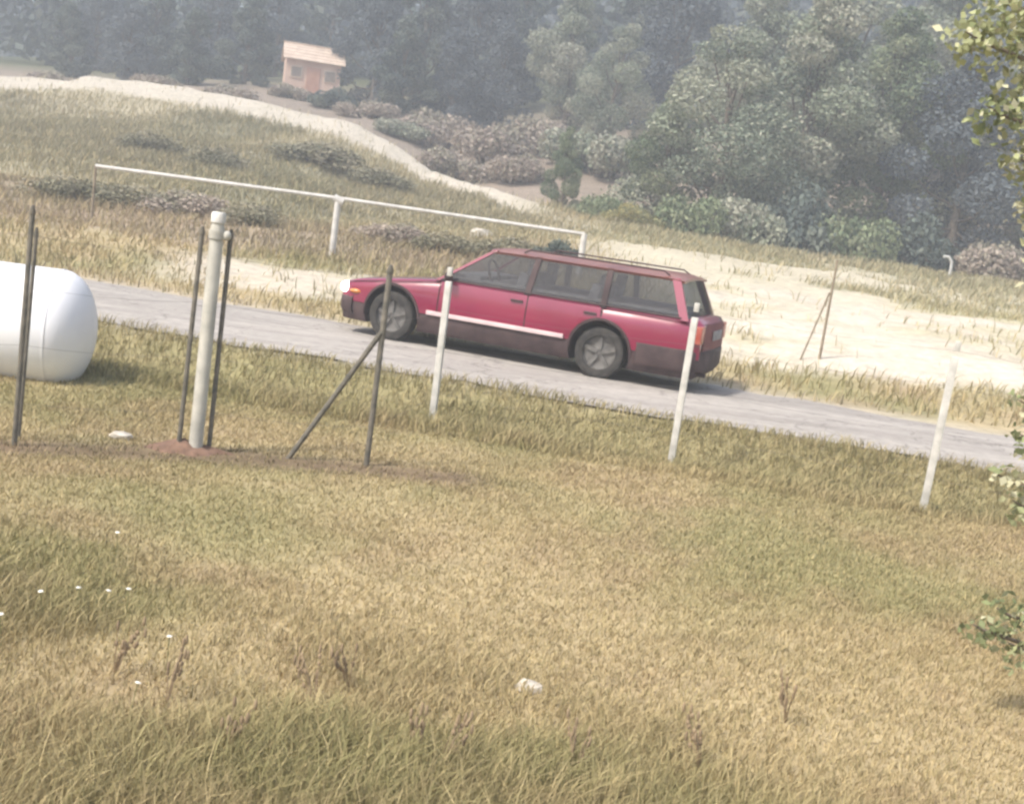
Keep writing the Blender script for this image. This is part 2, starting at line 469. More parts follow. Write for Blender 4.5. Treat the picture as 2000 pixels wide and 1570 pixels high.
# ------------------------------------------------------------------ grass
def blades(name, X, Y, H, Wd, C, bend, label, Z=None, cat="grass"):
    n = len(X)
    if Z is None: Z = G(X, Y) - .004
    a = rng.uniform(0, 2 * np.pi, n); ca, sa = np.cos(a), np.sin(a)
    b = rng.uniform(0, 2 * np.pi, n); k = bend * H * rng.uniform(.2, 1.0, n)
    bx, by = np.cos(b) * k + .12 * H, np.sin(b) * k
    V = np.zeros((n, 5, 3), np.float32)
    for i, (t, w) in enumerate([(0, 1), (0, -1), (.55, .75), (.55, -.75), (1, 0)]):
        V[:, i, 0] = X + ca * Wd * w * .5 + bx * t * t
        V[:, i, 1] = Y + sa * Wd * w * .5 + by * t * t
        V[:, i, 2] = Z + H * t * (1 - .25 * bend * t)
    base = np.arange(n)[:, None] * 5
    Q = base + np.array([[0, 1, 3, 2]]); T = base + np.array([[2, 3, 4]])
    cc = np.repeat(C[:, None, :], 5, 1).reshape(-1, 3)
    me = np_mesh(name, V.reshape(-1, 3), [Q, T], [M['grass']], cc)
    o = link(bpy.data.objects.new(name, me))
    return props(o, label, cat, kind="stuff")

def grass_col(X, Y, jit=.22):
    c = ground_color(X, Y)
    n = len(X)
    g = rng.uniform(0, 1, n)
    c = mixc(c, OLIVE * .85, (g < .25) * .6)
    c = mixc(c, STRAW * 1.2, (g > .72) * .7)
    return np.clip(c * (1 + rng.uniform(-jit, jit, n)[:, None]) * np.array([1.0, 1.0, .93]), .01, .9)

def samp(n, y0, y1, xm=1.6, p=1.0):
    t = rng.uniform(0, 1, n) ** p
    Y = y0 + (y1 - y0) * t
    X = rng.uniform(-1, 1, n) * (.47 * Y + xm) + .03 * Y
    return X, Y

X, Y = samp(430000, 3.2, 12.6)
k = (Y < road_near(X) - .12)
dA = seg_dist(X, Y, FENCE_A)
k &= ~((dA < .2) & (rng.uniform(0, 1, len(X)) < .75))
k &= rng.uniform(0, 1, len(X)) < .45 + .9 * fbm(X * 1.3, Y * 1.3, 15, 3)
X, Y = X[k], Y[k]
tall = sstep(6.2, 4.4, Y + .35 * X) * sstep(.3, .6, fbm(X * .8, Y * .8, 61, 3))
H = (.022 + .038 * rng.uniform(0, 1, len(X)) ** 1.5) * (1 + 2.6 * tall) * (.8 + .5 * fbm(X * .6, Y * .6, 8, 2))
blades("field_grass", X, Y, H, (.0032 + .0005 * Y) * rng.uniform(.7, 1.3, len(X)), grass_col(X, Y), .9,
       "short dry olive and straw grass covering the foreground field")

X, Y = samp(70000, 10.5, 14.5, 2.5)
n_ = road_near(X)
k = (Y < n_ - .1) & (Y > n_ - 2.2); X, Y = X[k], Y[k]
H = rng.uniform(.06, .17, len(X)) * (.5 + fbm(X * .9, Y * .9, 18, 3))
blades("verge_grass", X, Y, H, .011 * rng.uniform(.7, 1.3, len(X)), grass_col(X, Y), .8, "longer olive grass on the verge between fence and road")

X, Y = samp(150000, 15.5, 40, 4, .85)
f_ = road_far(X); gc = ground_color(X, Y)
pale = gc.mean(-1)
k = (Y > f_ + .1) & (rng.uniform(0, 1, len(X)) < np.clip((.45 - pale) * 7, .006, 1)) & (rng.uniform(0, 1, len(X)) < .25 + 1.0 * fbm(X * .8, Y * .8, 88, 3))
X, Y = X[k], Y[k]
H = rng.uniform(.06, .22, len(X)) * (.5 + fbm(X * .5, Y * .5, 28, 3)) * (1 + .012 * Y)
blades("roadside_grass", X, Y, H, (.008 + .0008 * Y) * rng.uniform(.7, 1.3, len(X)), grass_col(X, Y), .8, "dry rough grass on the banks beyond the road")

X, Y = samp(200000, 38, 64, 8)
cy_ = np.interp(X, RX, CY)
k = (Y < cy_ + 3) & (rng.uniform(0, 1, len(X)) < np.clip((.45 - ground_color(X, Y).mean(-1)) * 7, .02, 1)); X, Y = X[k], Y[k]
H = rng.uniform(.12, .4, len(X)) * (.4 + fbm(X * .3, Y * .3, 38, 3))
blades("hillside_grass", X, Y, H, .036 * rng.uniform(.7, 1.3, len(X)), grass_col(X, Y), .7, "rough dry grass on the low hill behind the railing")

# ------------------------------------------------------------------ car
def build_car(loc, rz):
    car = empty("station_wagon", loc, rz)
    props(car, "dark red station wagon with pale side strip driving left along the road", "car")
    L2 = 2.2
    XW = [-2.2, -2.1, -1.9, -1.4, 0, 1.3, 1.85, 2.2, 2.32, 2.38, 2.4]
    YW = [.70, .765, .80, .822, .83, .82, .795, .73, .66, .58, .50]
    ZS = [.13, .18, .28, .4, .55, .7, .8, .9]
    SS = [.88, .94, .975, .99, 1.0, .99, .965, .92]
    XT = [-2.2, -2.14, -2.0, -1.0, .7, .95, 1.6, 2.12, 2.28, 2.37, 2.4]
    ZT = [.78, .84, .855, .85, .85, .84, .755, .68, .635, .59, .55]
    W = lambda x: float(np.interp(x, XW, YW))
    S = lambda z: float(np.interp(z, ZS, SS))
    side = lambda x, z: W(x) * S(z)
    ZLOW = .40
    XF, XR, ZW, RW = 1.60, -1.06, .30, .30

    def shell(x0, x1, z0, top, off, deck=True):
        xs = sorted(set([x0, x1] + [x for x in np.linspace(x0, x1, 40)] + [x for x in XW + XT if x0 < x < x1]))
        rows = []
        for x in xs:
            zt = top(x)
            half = []
            for t in (0, .12, .3, .5, .7, .87):
                z = z0 + (zt - .04 - z0) * t
                half.append((side(x, z) + off, z))
            w = side(x, zt) + off
            half += [(w * .985, zt - .035), (w * .95, zt - .008), (w * .86, zt + .004), (w * .45, zt + .014), (0, zt + .018)] if deck else [(w * .98, zt), (w * .5, zt), (0, zt)]
            ring = [(x, y, z) for y, z in half] + [(x, -y, z) for y, z in reversed(half[:-1])]
            ring += [(x, -half[0][0] * .5, z0), (x, 0, z0), (x, half[0][0] * .5, z0)]
            rows.append(ring)
        m = MB(); m.grid(rows, close_v=True)
        n = len(rows[0])
        m.f.append(tuple(range(n))); m.f.append(tuple(len(m.v) - n + j for j in range(n)))
        return m

    def cut(o):
        for xw in (XF, XR):
            c = MB(); c.lathe([(.37, -1.2), (.37, 1.2)], 36, 'Y', (xw, 0, ZW + .01))
            co = c.obj("arch_cutter", None)
            md = o.modifiers.new("b", 'BOOLEAN'); md.object = co; md.operation = 'DIFFERENCE'; md.solver = 'EXACT'
            co.matrix_world = car.matrix_world
        bpy.context.view_layer.update()
        dg = bpy.context.evaluated_depsgraph_get()
        me = bpy.data.meshes.new_from_object(o.evaluated_get(dg))
        for md in list(o.modifiers):
            bpy.data.objects.remove(md.object); o.modifiers.remove(md)
        me.polygons.foreach_set("use_smooth", np.ones(len(me.polygons), bool)); me.set_sharp_from_angle(angle=R(40))
        o.data = me

    bpy.context.view_layer.update()
    body = shell(-L2, 2.4, ZLOW, lambda x: float(np.interp(x, XT, ZT)), 0).obj("body", M['red'], car, 40)
    cut(body)
    clad = shell(-2.15, 2.32, .17, lambda x: .397, .006, False).obj("lower_cladding", M['clad'], car, 40)
    clad["label"] = "dusty dark plastic cladding along the sill"
    cut(clad)

    # doors, slightly proud of the body
    for s in (1, -1):
        for x0, x1, hx in ((-.12, .98, .0), (-1.02, -.135, -.9)):
            P = []
            for x in np.linspace(x0, x1, 12):
                lo = .425
                # rear door lower corner follows the wheel arch
                if x < XR + .42: lo = max(lo, ZW + .01 + math.sqrt(max(0, .4 ** 2 - (x - XR) ** 2)))
                row = []
                for z in np.linspace(lo, .815, 9):
                    row.append((x, s * (side(x, z) + .007), z))
                row = [(x, s * (side(x, lo) - .02), lo)] + row + [(x, s * (side(x, .815) - .03), .818)]
                P.append(row)
            f0 = [(p[0] - .001, p[1] - s * .03, p[2]) for p in P[0]]; f1 = [(p[0] + .001, p[1] - s * .03, p[2]) for p in P[-1]]
            m = MB(); m.grid([f0] + P + [f1])
            d = m.obj("door", M['red'], car, 40)
            h = MB(); hx_ = x0 + .12
            h.box((hx_, s * (side(hx_, .74) + .02), .74), (.15, .022, .026)); h.obj("handle", M['clad'], d, 30, .006)
        for xg, z0 in ((-.1275, .43), (.992, .43), (-1.032, .72)):
            m = MB(); m.tube([(xg, s * (side(xg, z) + .0045), z) for z in np.linspace(z0, .81, 8)], .0055, 5); m.obj("door_seam", M['rubber'], car)
        m = MB(); m.tube([(x, s * (side(x, float(np.interp(x, XT, ZT)) - .03) - .004), float(np.interp(x, XT, ZT)) - .028) for x in np.linspace(1.02, 2.25, 12)], .005, 5); m.obj("bonnet_seam", M['rubber'], car)
        # pale strip
        P = []
        for x in np.linspace(-.62, 1.12, 16):
            y = side(x, .42)
            P.append([(x, s * (y - .01), .395), (x, s * (y + .020), .40), (x, s * (y + .024), .425), (x, s * (y + .020), .447), (x, s * (y - .01), .452)])
        m = MB(); m.grid(P, close_v=True); m.f.append(tuple(range(5))); m.f.append(tuple(75 + j for j in range(5)))
        t = m.obj("side_strip", M['trim'], car, 40); t["label"] = "pale pink trim strip low on the doors"
        # arch liners and lips
        for xw in (XF, XR):
            P = []
            for a in np.linspace(-.12, math.pi + .12, 20):
                P.append([(xw + .366 * math.cos(a), s * yy, ZW + .01 + .366 * math.sin(a)) for yy in (.002, W(xw) - .02)])
            m = MB(); m.grid(P); m.add([(xw, s * .47, ZW - .12)] + [(xw + .366 * math.cos(a), s * .47, ZW + .01 + .366 * math.sin(a)) for a in np.linspace(-.12, math.pi + .12, 20)], [(0, k, k + 1) for k in range(1, 20)]); m.obj("arch_liner", M['clad'], car)
            P = []
            for a in np.linspace(.03, math.pi - .03, 22):
                row = []
                for r, o in ((.362, -.02), (.362, .010), (.388, .013), (.395, -.01)):
                    x, z = xw + r * math.cos(a), ZW + .01 + r * math.sin(a)
                    row.append((x, s * (side(x, z) + o), z))
                P.append(row)
            m = MB(); m.grid(P, close_v=True); m.obj("arch_trim", M['clad'], car)

    # bumpers
    def bumper(xs_, z0, z1, fwd):
        pts = []
        path = [(xx, W(min(max(xx, -L2), 2.4)) + .012) for xx in xs_]
        tip = xs_[-1] + fwd
        path = path + [(tip - fwd * .35, path[-1][1] * .80), (tip, path[-1][1] * .45), (tip + fwd * .12, 0)]
        path = path + [(x, -y) for x, y in reversed(path[:-1])]
        m = MB(); P = []
        for x, y in path:
            xi, yi = x - math.copysign(.10, fwd) * (1 if abs(y) < .7 else .3), y * (.86 if abs(y) > .5 else 1)
            P.append([(xi, yi, z0), (x - math.copysign(.02, fwd), y * .985, z0), (x, y, z0 + .04), (x, y, z1 - .03), (x - math.copysign(.015, fwd), y * .985, z1), (xi, yi, z1)])
        m.grid(P, close_v=True)
        n = 6; m.f.append(tuple(range(n))); m.f.append(tuple(len(m.v) - n + j for j in range(n)))
        return m
    bumper([2.16, 2.25, 2.33, 2.37],   .25, .46, .10).obj("front_bumper", M['clad'], car, 40)
    rb = bumper([-1.5, -1.7, -1.9, -2.1, -2.16], .25, .50, -.10).obj("rear_bumper", M['clad'], car, 40)
    rb["label"] = "dark grey rear bumper"

    # wheels
    def wheel(x, s):
        w = MB()
        yo = .78 * s
        pr = [(.20, -.09), (.255, -.098), (.285, -.09), (RW, -.06), (RW, .06), (.285, .09), (.255, .098), (.20, .09), (.20, -.09)]
        t = MB(); t.lathe(pr, 36, 'Y', cap=False)
        e = bpy.data.objects.new("wheel", t.mesh("wheel", M['rubber'], 40))
        e.location = (x, yo - s * .09, ZW); link(e, car)
        r = MB()
        r.lathe([(.205, -.05), (.205, .07), (.19, .075), (.185, .045), (.10, .035), (.06, .05), (.03, .055)], 32, 'Y')
        for k in range(5):
            a = 2 * math.pi * k / 5 + .3
            rot = Matrix.Rotation(-a, 3, 'Y')
            r.box((math.cos(a) * .12, .052, math.sin(a) * .12), (.17, .03, .045), rot)
        if s < 0:
            r.v = [(p[0], -p[1], p[2]) for p in r.v]
        ro = r.obj("rim", M['rim'], e, 35)
    for x in (XF, XR):
        for s in (1, -1): wheel(x, s)
    ax = MB()
    for x in (XF, XR): ax.tube([(x, -.7, ZW), (x, .7, ZW)], .04, 8)
    ax.box((0, 0, .24), (2.3, .5, .12)); ax.obj("underbody", M['rubber'], car)

    # greenhouse
    zb, zr = .842, 1.265
    yy = lambda z: .785 + (.635 - .785) * (z - zb) / (zr - zb)
    PIL = [((1.02, .42), .055), ((-.10, -.14), .07), ((-1.03, -1.02), .07), ((-1.98, -1.80), .10)]
    px_ = lambda p, z: p[0] + (p[1] - p[0]) * (z - zb) / (zr - zb)
    for s in (1, -1):
        for p, w in PIL:
            P = []
            for z in np.linspace(zb - .02, zr + .01, 7):
                x, y = px_(p, z), yy(z)
                P.append([(x - w / 2, s * y, z), (x + w / 2, s * y, z), (x + w / 2, s * (y - .05), z), (x - w / 2, s * (y - .05), z)])
            m = MB(); m.grid(P, close_v=True); m.obj("pillar", M['clad'] if w > .06 and w < .09 else M['red'], car, 30)
        for (a, wa), (b, wb) in zip(PIL[:-1], PIL[1:]):
            P = []
            for t in np.linspace(0, 1, 6):
                row = []
                for z in np.linspace(zb + .005, zr - .012, 6):
                    xa, xb = px_(a, z) - wa / 2 + .006, px_(b, z) + wb / 2 - .006
                    row.append((xa + (xb - xa) * t, s * (yy(z) - .014), z))
                P.append(row)
            m = MB(); m.grid(P); m.obj("side_window", M['glass'], car, 60)
        # belt moulding
        m = MB(); m.tube([(x, s * .79, .848) for x in np.linspace(-1.95, .98, 8)], .011, 6); m.obj("belt_moulding", M['clad'], car)
        # mirror
        m = MB(); m.ball((.86, s * .90, .90), (.05, .085, .06)); m.box((.88, s * .82, .87), (.04, .08, .03)); m.obj("wing_mirror", M['clad'], car, 50)
    def screen(pb, pt, bulge, name):
        P = []
        for z in np.linspace(zb + .01, zr - .01, 7):
            x = px_((pb, pt), z); y = yy(z) - .03
            P.append([(x + bulge * (1 - u * u), y * u, z) for u in np.linspace(-1, 1, 11)])
        m = MB(); m.grid(P); m.obj(name, M['glass'], car, 60)
    screen(1.05, .45, .12, "windscreen")
    screen(-2.03, -1.84, -.05, "rear_window")
    P = []
    for x in np.linspace(-1.90, .47, 22):
        e = min((x + 1.90) / .22, (.47 - x) / .35, 1); e = 1 - (1 - max(e, 0)) ** 2
        row = [(x + .1 * (1 - u * u) * (1 if x > 0 else 0) * max(0, x / .47), .648 * u, zr - .012 + .014 * e + .052 * (1 - abs(u) ** 2.6) * (.55 + .45 * e)) for u in np.linspace(-1, 1, 15)]
        row += [(q[0], q[1] * .97, q[2] - .03) for q in reversed(row)]
        P.append(row)
    m = MB(); m.grid(P, close_v=True); n = len(P[0]); m.f.append(tuple(range(n))); m.f.append(tuple(len(m.v) - n + j for j in range(n)))
    m.obj("roof", M['roofpaint'], car, 45)
    for s in (1, -1):
        m = MB(); m.tube([(-1.7, s * .55, 1.29)] + [(x, s * .55, 1.335) for x in (-1.62, -.8, 0)] + [(.08, s * .55, 1.295)], .011, 6)
        m.obj("roof_rail", M['clad'], car)
    # cabin
    m = MB(); m.box((-.5, 0, .885), (2.8, 1.42, .02)); m.box((.72, 0, .90), (.36, 1.36, .08))
    m.obj("dashboard", M['cabin'], car, 30, .004)
    for x, y in ((.05, .36), (.05, -.36), (-.85, .36), (-.85, -.36)):
        m = MB(); rot = Matrix.Rotation(R(-12), 3, 'Y')
        m.box((x, y, .96), (.12, .46, .20), rot); m.box((x - .06, y, 1.11), (.09, .26, .14), rot)
        m.obj("seat", M['cabin'], car, 40, .03)
    m = MB(); m.tube([(.5 + .05 * math.sin(a), .36 + .16 * math.cos(a), .99 + .15 * math.sin(a)) for a in np.linspace(0, 2 * math.pi, 17)], .014, 6)
    m.obj("steering_wheel", M['clad'], car)
    # lamps
    for s in (1, -1):
        m = MB(); m.ball((2.29, s * .605, .55), (.10, .105, .075)); h = m.obj("headlight", M['lamp'], car, 60)
        h["label"] = "lit white headlight"
        m = MB(); m.ball((2.12, s * .735, .525), (.09, .04, .03)); m.obj("indicator_lamp", M['amber'], car, 60)
        m = MB(); m.box((-2.135, s * .68, .68), (.15, .19, .20)); tl = m.obj("tail_lamp", M['tail'], car, 40, .02)
    m = MB(); m.box((2.39, 0, .54), (.03, .8, .08)); m.obj("grille", M['clad'], car, 30, .008)
    P = []
    for z in np.linspace(.48, .80, 7):
        P.append([(-2.212 - .03 * (1 - u * u) + .05 * max(0, (z - .7) / .1) ** 2 * .5, .60 * u, z) for u in np.linspace(-1, 1, 9)])
    m = MB(); m.grid(P); m.grid([[(-2.17, .60 * u, z) for u in (-1, 1)] for z in (.48, .80)]); tg = m.obj("tailgate", M['tailgate'], car, 60)
    m = MB(); m.box((-2.248, 0, .66), (.012, .50, .11)); m.obj("number_plate", M['cabin'], tg, 30, .004)
    m = MB(); m.tube([(-2.0, .45, .22), (-2.26, .45, .21)], .025, 10); m.obj("exhaust_pipe", M['clad'], car)
    return car

# near-side wheels: front about (-1.55, 15.5), rear about (1.0, 14.75)
YAW = 18.5
near_mid = Vector((-.36, 15.12, 0))
ca, sa = math.cos(R(180 - YAW)), math.sin(R(180 - YAW))
# local point between the near wheels: (0.28, +0.78); +y local is the camera side once turned
build_car((near_mid.x - (ca * .28 - sa * .78), near_mid.y - (sa * .28 + ca * .78), .032), R(180 - YAW))

# ------------------------------------------------------------------ fences
def post_mesh(h, r, mat, name="post", cap=True, square=False):
    m = MB()
    if square:
        m.box((0, 0, (h - .15) / 2 - .1), (2 * r, 2 * r, h + .05)); m.box((0, 0, h - .06), (1.6 * r, 1.6 * r, .08))
        return m.mesh(name, mat, 30, .008)
    m.tube([(0, 0, -.25), (0, 0, h - .02), (0, 0, h)], [r, r, r * .6], 12)
    if cap: m.tube([(0, 0, h - .05), (0, 0, h - .03), (0, 0, h + .012)], [r * 1.2, r * 1.2, r * .5], 12)
    return m.mesh(name, mat, 40)

def strand(m, a, b, z):
    n = 9; pts = []
    for t in np.linspace(0, 1, n):
        x, y = a[0] + (b[0] - a[0]) * t, a[1] + (b[1] - a[1]) * t
        g = gz(*a) + (gz(*b) - gz(*a)) * t
        pts.append((x, y, g + z - .05 * 4 * t * (1 - t) * .5))
    m.tube(pts, .0010, 4, False)

# dark steel fence on the left, with its braced corner post
fa = empty("dark_wire_fence", (-1.03, 9.51, gz(-1.03, 9.51)))
props(fa, "dark thin steel post fence at left with braced corner post", "fence")
def place(me, name, xy, root, tilt=(0, 0)):
    o = bpy.data.objects.new(name, me); link(o, root)
    o.location = (xy[0] - root.location.x, xy[1] - root.location.y, gz(*xy) - root.location.z)
    o.rotation_euler = (R(tilt[0]), R(tilt[1]), 0)
    return o
pm = post_mesh(1.64, .018, M['dark_steel'])
pl = post_mesh(1.52, .022, M['dark_steel'])
thin = post_mesh(1.48, .014, M['dark_steel'])
place(thin, "post", (-3.42, 8.82), fa, (0, .5)); place(pm, "post", (-3.36, 8.6), fa, (0, 0))
place(pm, "post", (-4.6, 8.15), fa); place(pl, "post", (-1.03, 9.51), fa)
place(pm, "post", (-2.385, 9.20), fa, (0, .6)); place(pm, "post", (-2.185, 9.30), fa, (0, 0))
m = MB()
b0 = Vector((-1.62, 9.42, gz(-1.62, 9.42) - .02)); b1 = Vector((-1.04, 9.5, gz(-1.03, 9.51) + 1.02))
m.tube([b0 - fa.location, b1 - fa.location], .02, 8); m.obj("brace", M['dark_steel'], fa)
for z in (.3, .7, 1.1, 1.45):
    m = MB()
    for a, b in zip([(-4.6, 8.15), (-3.36, 8.6), (-2.4, 9.2), (-2.17, 9.27)], [(-3.36, 8.6), (-2.4, 9.2), (-2.17, 9.27), (-1.03, 9.51)]): strand(m, a, b, z)
    m.v = [(p[0] - fa.location.x, p[1] - fa.location.y, p[2] - fa.location.z) for p in m.v]
    m.obj("wire", M['wire'], fa)

# pale post fence on the right
FB = [(-.72, 11.84), (1.51, 11.47), (3.6, 10.73), (5.75, 10.1), (7.9, 9.5)]
fb = empty("pale_post_fence", (FB[0][0], FB[0][1], gz(*FB[0])))
props(fb, "wire fence on pale concrete posts running right along the verge", "fence")
pb_ = post_mesh(1.50, .030, M['pale_post'], square=True)
for i, p in enumerate(FB):
    o = place(pb_, "post", p, fb, (random.uniform(-1, 1), (-.6, .3, 1.0, .5, 0)[i])); o.rotation_euler.z = R(-12)
for z in (.3, .7, 1.1, 1.4):
    m = MB()
    for a, b in zip(FB[:-1], FB[1:]): strand(m, a, b, z)
    strand(m, (-1.03, 9.51), FB[0], z)
    m.v = [(p[0] - fb.location.x, p[1] - fb.location.y, p[2] - fb.location.z) for p in m.v]
    m.obj("wire", M['wire'], fb)

# thick pole between the dark posts
tp = empty("thick_pole", (-2.27, 9.24, gz(-2.27, 9.24)))
props(tp, "thick pale gate pole standing between two dark thin posts", "pole")
m = MB(); m.tube([(0, 0, -.3), (0, 0, 1.66), (0, 0, 1.70)], [.052, .05, .04], 16); m.obj("shaft", M['grey_pole'], tp, 50)
m = MB(); m.tube([(0, 0, 1.69), (0, 0, 1.75), (0, 0, 1.765)], [.054, .054, .045], 16); m.obj("cap", M['pale_post'], tp, 50)
m = MB(); m.tube([(0, 0, 1.575), (0, 0, 1.635)], .060, 16); m.ball((.075, -.01, 1.605), (.032, .028, .036)); m.obj("clamp", M['grey_pole'], tp, 40)
m = MB(); P = []
for k in range(8):
    row = []
    for j in range(20):
        a = 2 * math.pi * j / 20; rr = (k / 7) * .30 * (.75 + .6 * float(vnoise(3 * math.cos(a) + 9, 3 * math.sin(a) + 9, 4)))
        row.append((rr * 1.5 * math.cos(a) - .08, rr * .8 * math.sin(a), .075 * math.exp(-(k / 3.6) ** 2) * (.6 + .8 * float(vnoise(j * .9, k * .9, 3))) - .05 * (k / 7) ** 3))
    P.append(row)
m.grid(P, close_v=True); m.obj("footing", M['redsoil'], tp, 60)

# far thin post with strut
fp = empty("braced_marker_post", (4.25, 18.2, gz(4.25, 18.2)))
props(fp, "thin brown post with leaning strut on the bare bank right of the car", "post")
m = MB(); m.tube([(0, 0, -.2), (.01, 0, 1.38), (.01, 0, 1.42)], [.022, .018, .01], 8); m.obj("upright", M['oldwood'], fp)
m = MB(); m.tube([(-.30, -.1, -.1), (-.02, 0, .95)], .014, 8); m.obj("strut", M['oldwood'], fp)

# white pipe railing beyond the road
rl = empty("pipe_railing", (-3.72, 24, gz(-3.72, 24)))
props(rl, "long white pipe railing on posts beyond the road", "railing")
RP = [(-8.3, 24.1), (-6.0, 24.05), (-3.72, 24.0), (.9, 24.0)]
mp = MB(); mp.tube([(0, 0, -.3), (0, 0, .95)], .055, 10); mpm = mp.mesh("post", M['rail'], 40)
RT = 1.47
for x, y in RP:
    me = mpm
    if x in (-3.72, .9, -8.3):
        m = MB(); h = RT - gz(x, y); m.tube([(0, 0, -.3), (0, 0, h)], .06 if x > -5 else .026, 10)
        o = place(m.mesh("post", M['rail'] if x > -5 else M['oldwood'], 40), "post", (x, y), rl)
m = MB(); m.tube([(x - rl.location.x, y - rl.location.y, RT + ((-.02, .0, .015, -.01, .0)[i]) - rl.location.z) for i, (x, y) in enumerate(RP)], .036, 10); m.obj("top_rail", M['rail'], rl, 60)
m = MB(); m.tube([(-3.80 - rl.location.x, 24 - rl.location.y, RT + .02 - rl.location.z), (-3.62 - rl.location.x, 24 - rl.location.y, RT - .05 - rl.location.z)], .07, 10); m.obj("joint_sleeve", M['rail'], rl)

# white gas tank at the left edge
tk = empty("white_tank", (-5.13, 11.3, gz(-5.13, 11.3)), R(6))
props(tk, "white rounded gas tank lying behind the dark fence at the left edge", "tank")
cz = .42; r = .55; pr = [(0.001, -1.32)]
for a in np.linspace(.15, math.pi / 2, 8): pr.append((r * math.sin(a), -1.0 - .32 * math.cos(a)))
pr += [(r, -.5), (r, 0), (r, .5)]
for a in np.linspace(math.pi / 2, .15, 8): pr.append((r * math.sin(a), 1.0 + .32 * math.cos(a)))
pr.append((0.001, 1.32))
m = MB(); m.lathe(pr, 40, 'X', (0, 0, cz)); m.obj("vessel", M['white_paint'], tk, 50)
for x in (-1.0, 1.0):
    m = MB(); m.tube([(x + .012 * k, 0, 0) for k in (-1, 1)], r + .004, 40, False); m.v = [(p[0], p[1], p[2] + cz) for p in m.v]
    m.obj("weld_band", M['white_paint'], tk, 50)
for x in (-.7, .7):
    m = MB(); m.box((x, 0, -.02), (.14, .7, .34)); m.obj("saddle", M['stone'], tk, 30, .01)
m = MB(); m.lathe([(.14, r + cz - .03), (.14, r + cz + .10), (.12, r + cz + .13), (.02, r + cz + .14)], 18, 'Z', (-.2, 0, 0)); m.obj("valve_dome", M['grey_pole'], tk, 40)

# ------------------------------------------------------------------ trees and shrubs
def leaf_cloud(C, Rr, n, size, cols, seed, flat=.75, shell=.55):
    """leaf quads spread through clumps; C Kx3 centres, Rr K radii"""
    g = np.random.default_rng(seed)
    C = np.asarray(C, float); Rr = np.asarray(Rr, float)
    w = Rr ** 2; idx = g.choice(len(C), n, p=w / w.sum())
    d = g.normal(size=(n, 3)); d /= np.linalg.norm(d, axis=1)[:, None]
    rr = shell + (1 - shell) * g.uniform(0, 1, n) ** .6
    rr = np.where(g.uniform(0, 1, n) < .12, rr * g.uniform(1, 1.3, n), rr)
    P = C[idx] + d * (Rr[idx] * rr)[:, None] * np.array([1, 1, flat])
    nm = d + g.normal(size=(n, 3)) * 1.0 + np.array([0, 0, .35]); nm /= np.linalg.norm(nm, axis=1)[:, None]
    a = np.cross(nm, g.normal(size=(n, 3))); a /= np.linalg.norm(a, axis=1)[:, None] + 1e-9
    b = np.cross(nm, a)
    s = size * g.uniform(.6, 1.35, n)[:, None]
    V = np.stack([P - a * s * .5, P + b * s * .32 + nm * s * .08, P + a * s * .5, P - b * s * .32 + nm * s * .08], 1)
    F = np.arange(n)[:, None] * 4 + np.array([[0, 1, 2, 3]])
    cols = np.asarray(cols)
    clump = g.integers(0, len(cols), len(C))
    pick = np.where(g.uniform(0, 1, n) < .65, clump[idx], g.integers(0, len(cols), n))
    c = cols[pick] * (1 + g.uniform(-.28, .28, n)[:, None])
    return V.reshape(-1, 3), F, np.repeat(np.clip(c, .005, .9), 4, 0)

PAL = {
    'grey': [(.30, .335, .235), (.38, .39, .29), (.21, .245, .18), (.42, .41, .32)],
    'green': [(.19, .24, .13), (.25, .29, .165), (.13, .17, .10), (.30, .32, .19)],
    'dark': [(.115, .145, .125), (.15, .18, .15), (.085, .11, .10), (.20, .22, .17)],
    'blue': [(.135, .16, .175), (.18, .20, .215), (.105, .125, .14)],  # blue-grey puts distance haze into the leaf colour
    'brown': [(.40, .325, .275), (.46, .385, .315), (.33, .27, .225), (.37, .335, .25)],
    'olive': [(.25, .235, .15), (.31, .285, .19), (.19, .185, .115), (.35, .31, .22)],
    'bright': [(.32, .34, .18), (.42, .42, .25), (.22, .25, .12), (.52, .50, .34)],
    'yellow': [(.46, .40, .17), (.38, .35, .16), (.31, .30, .14)],
}

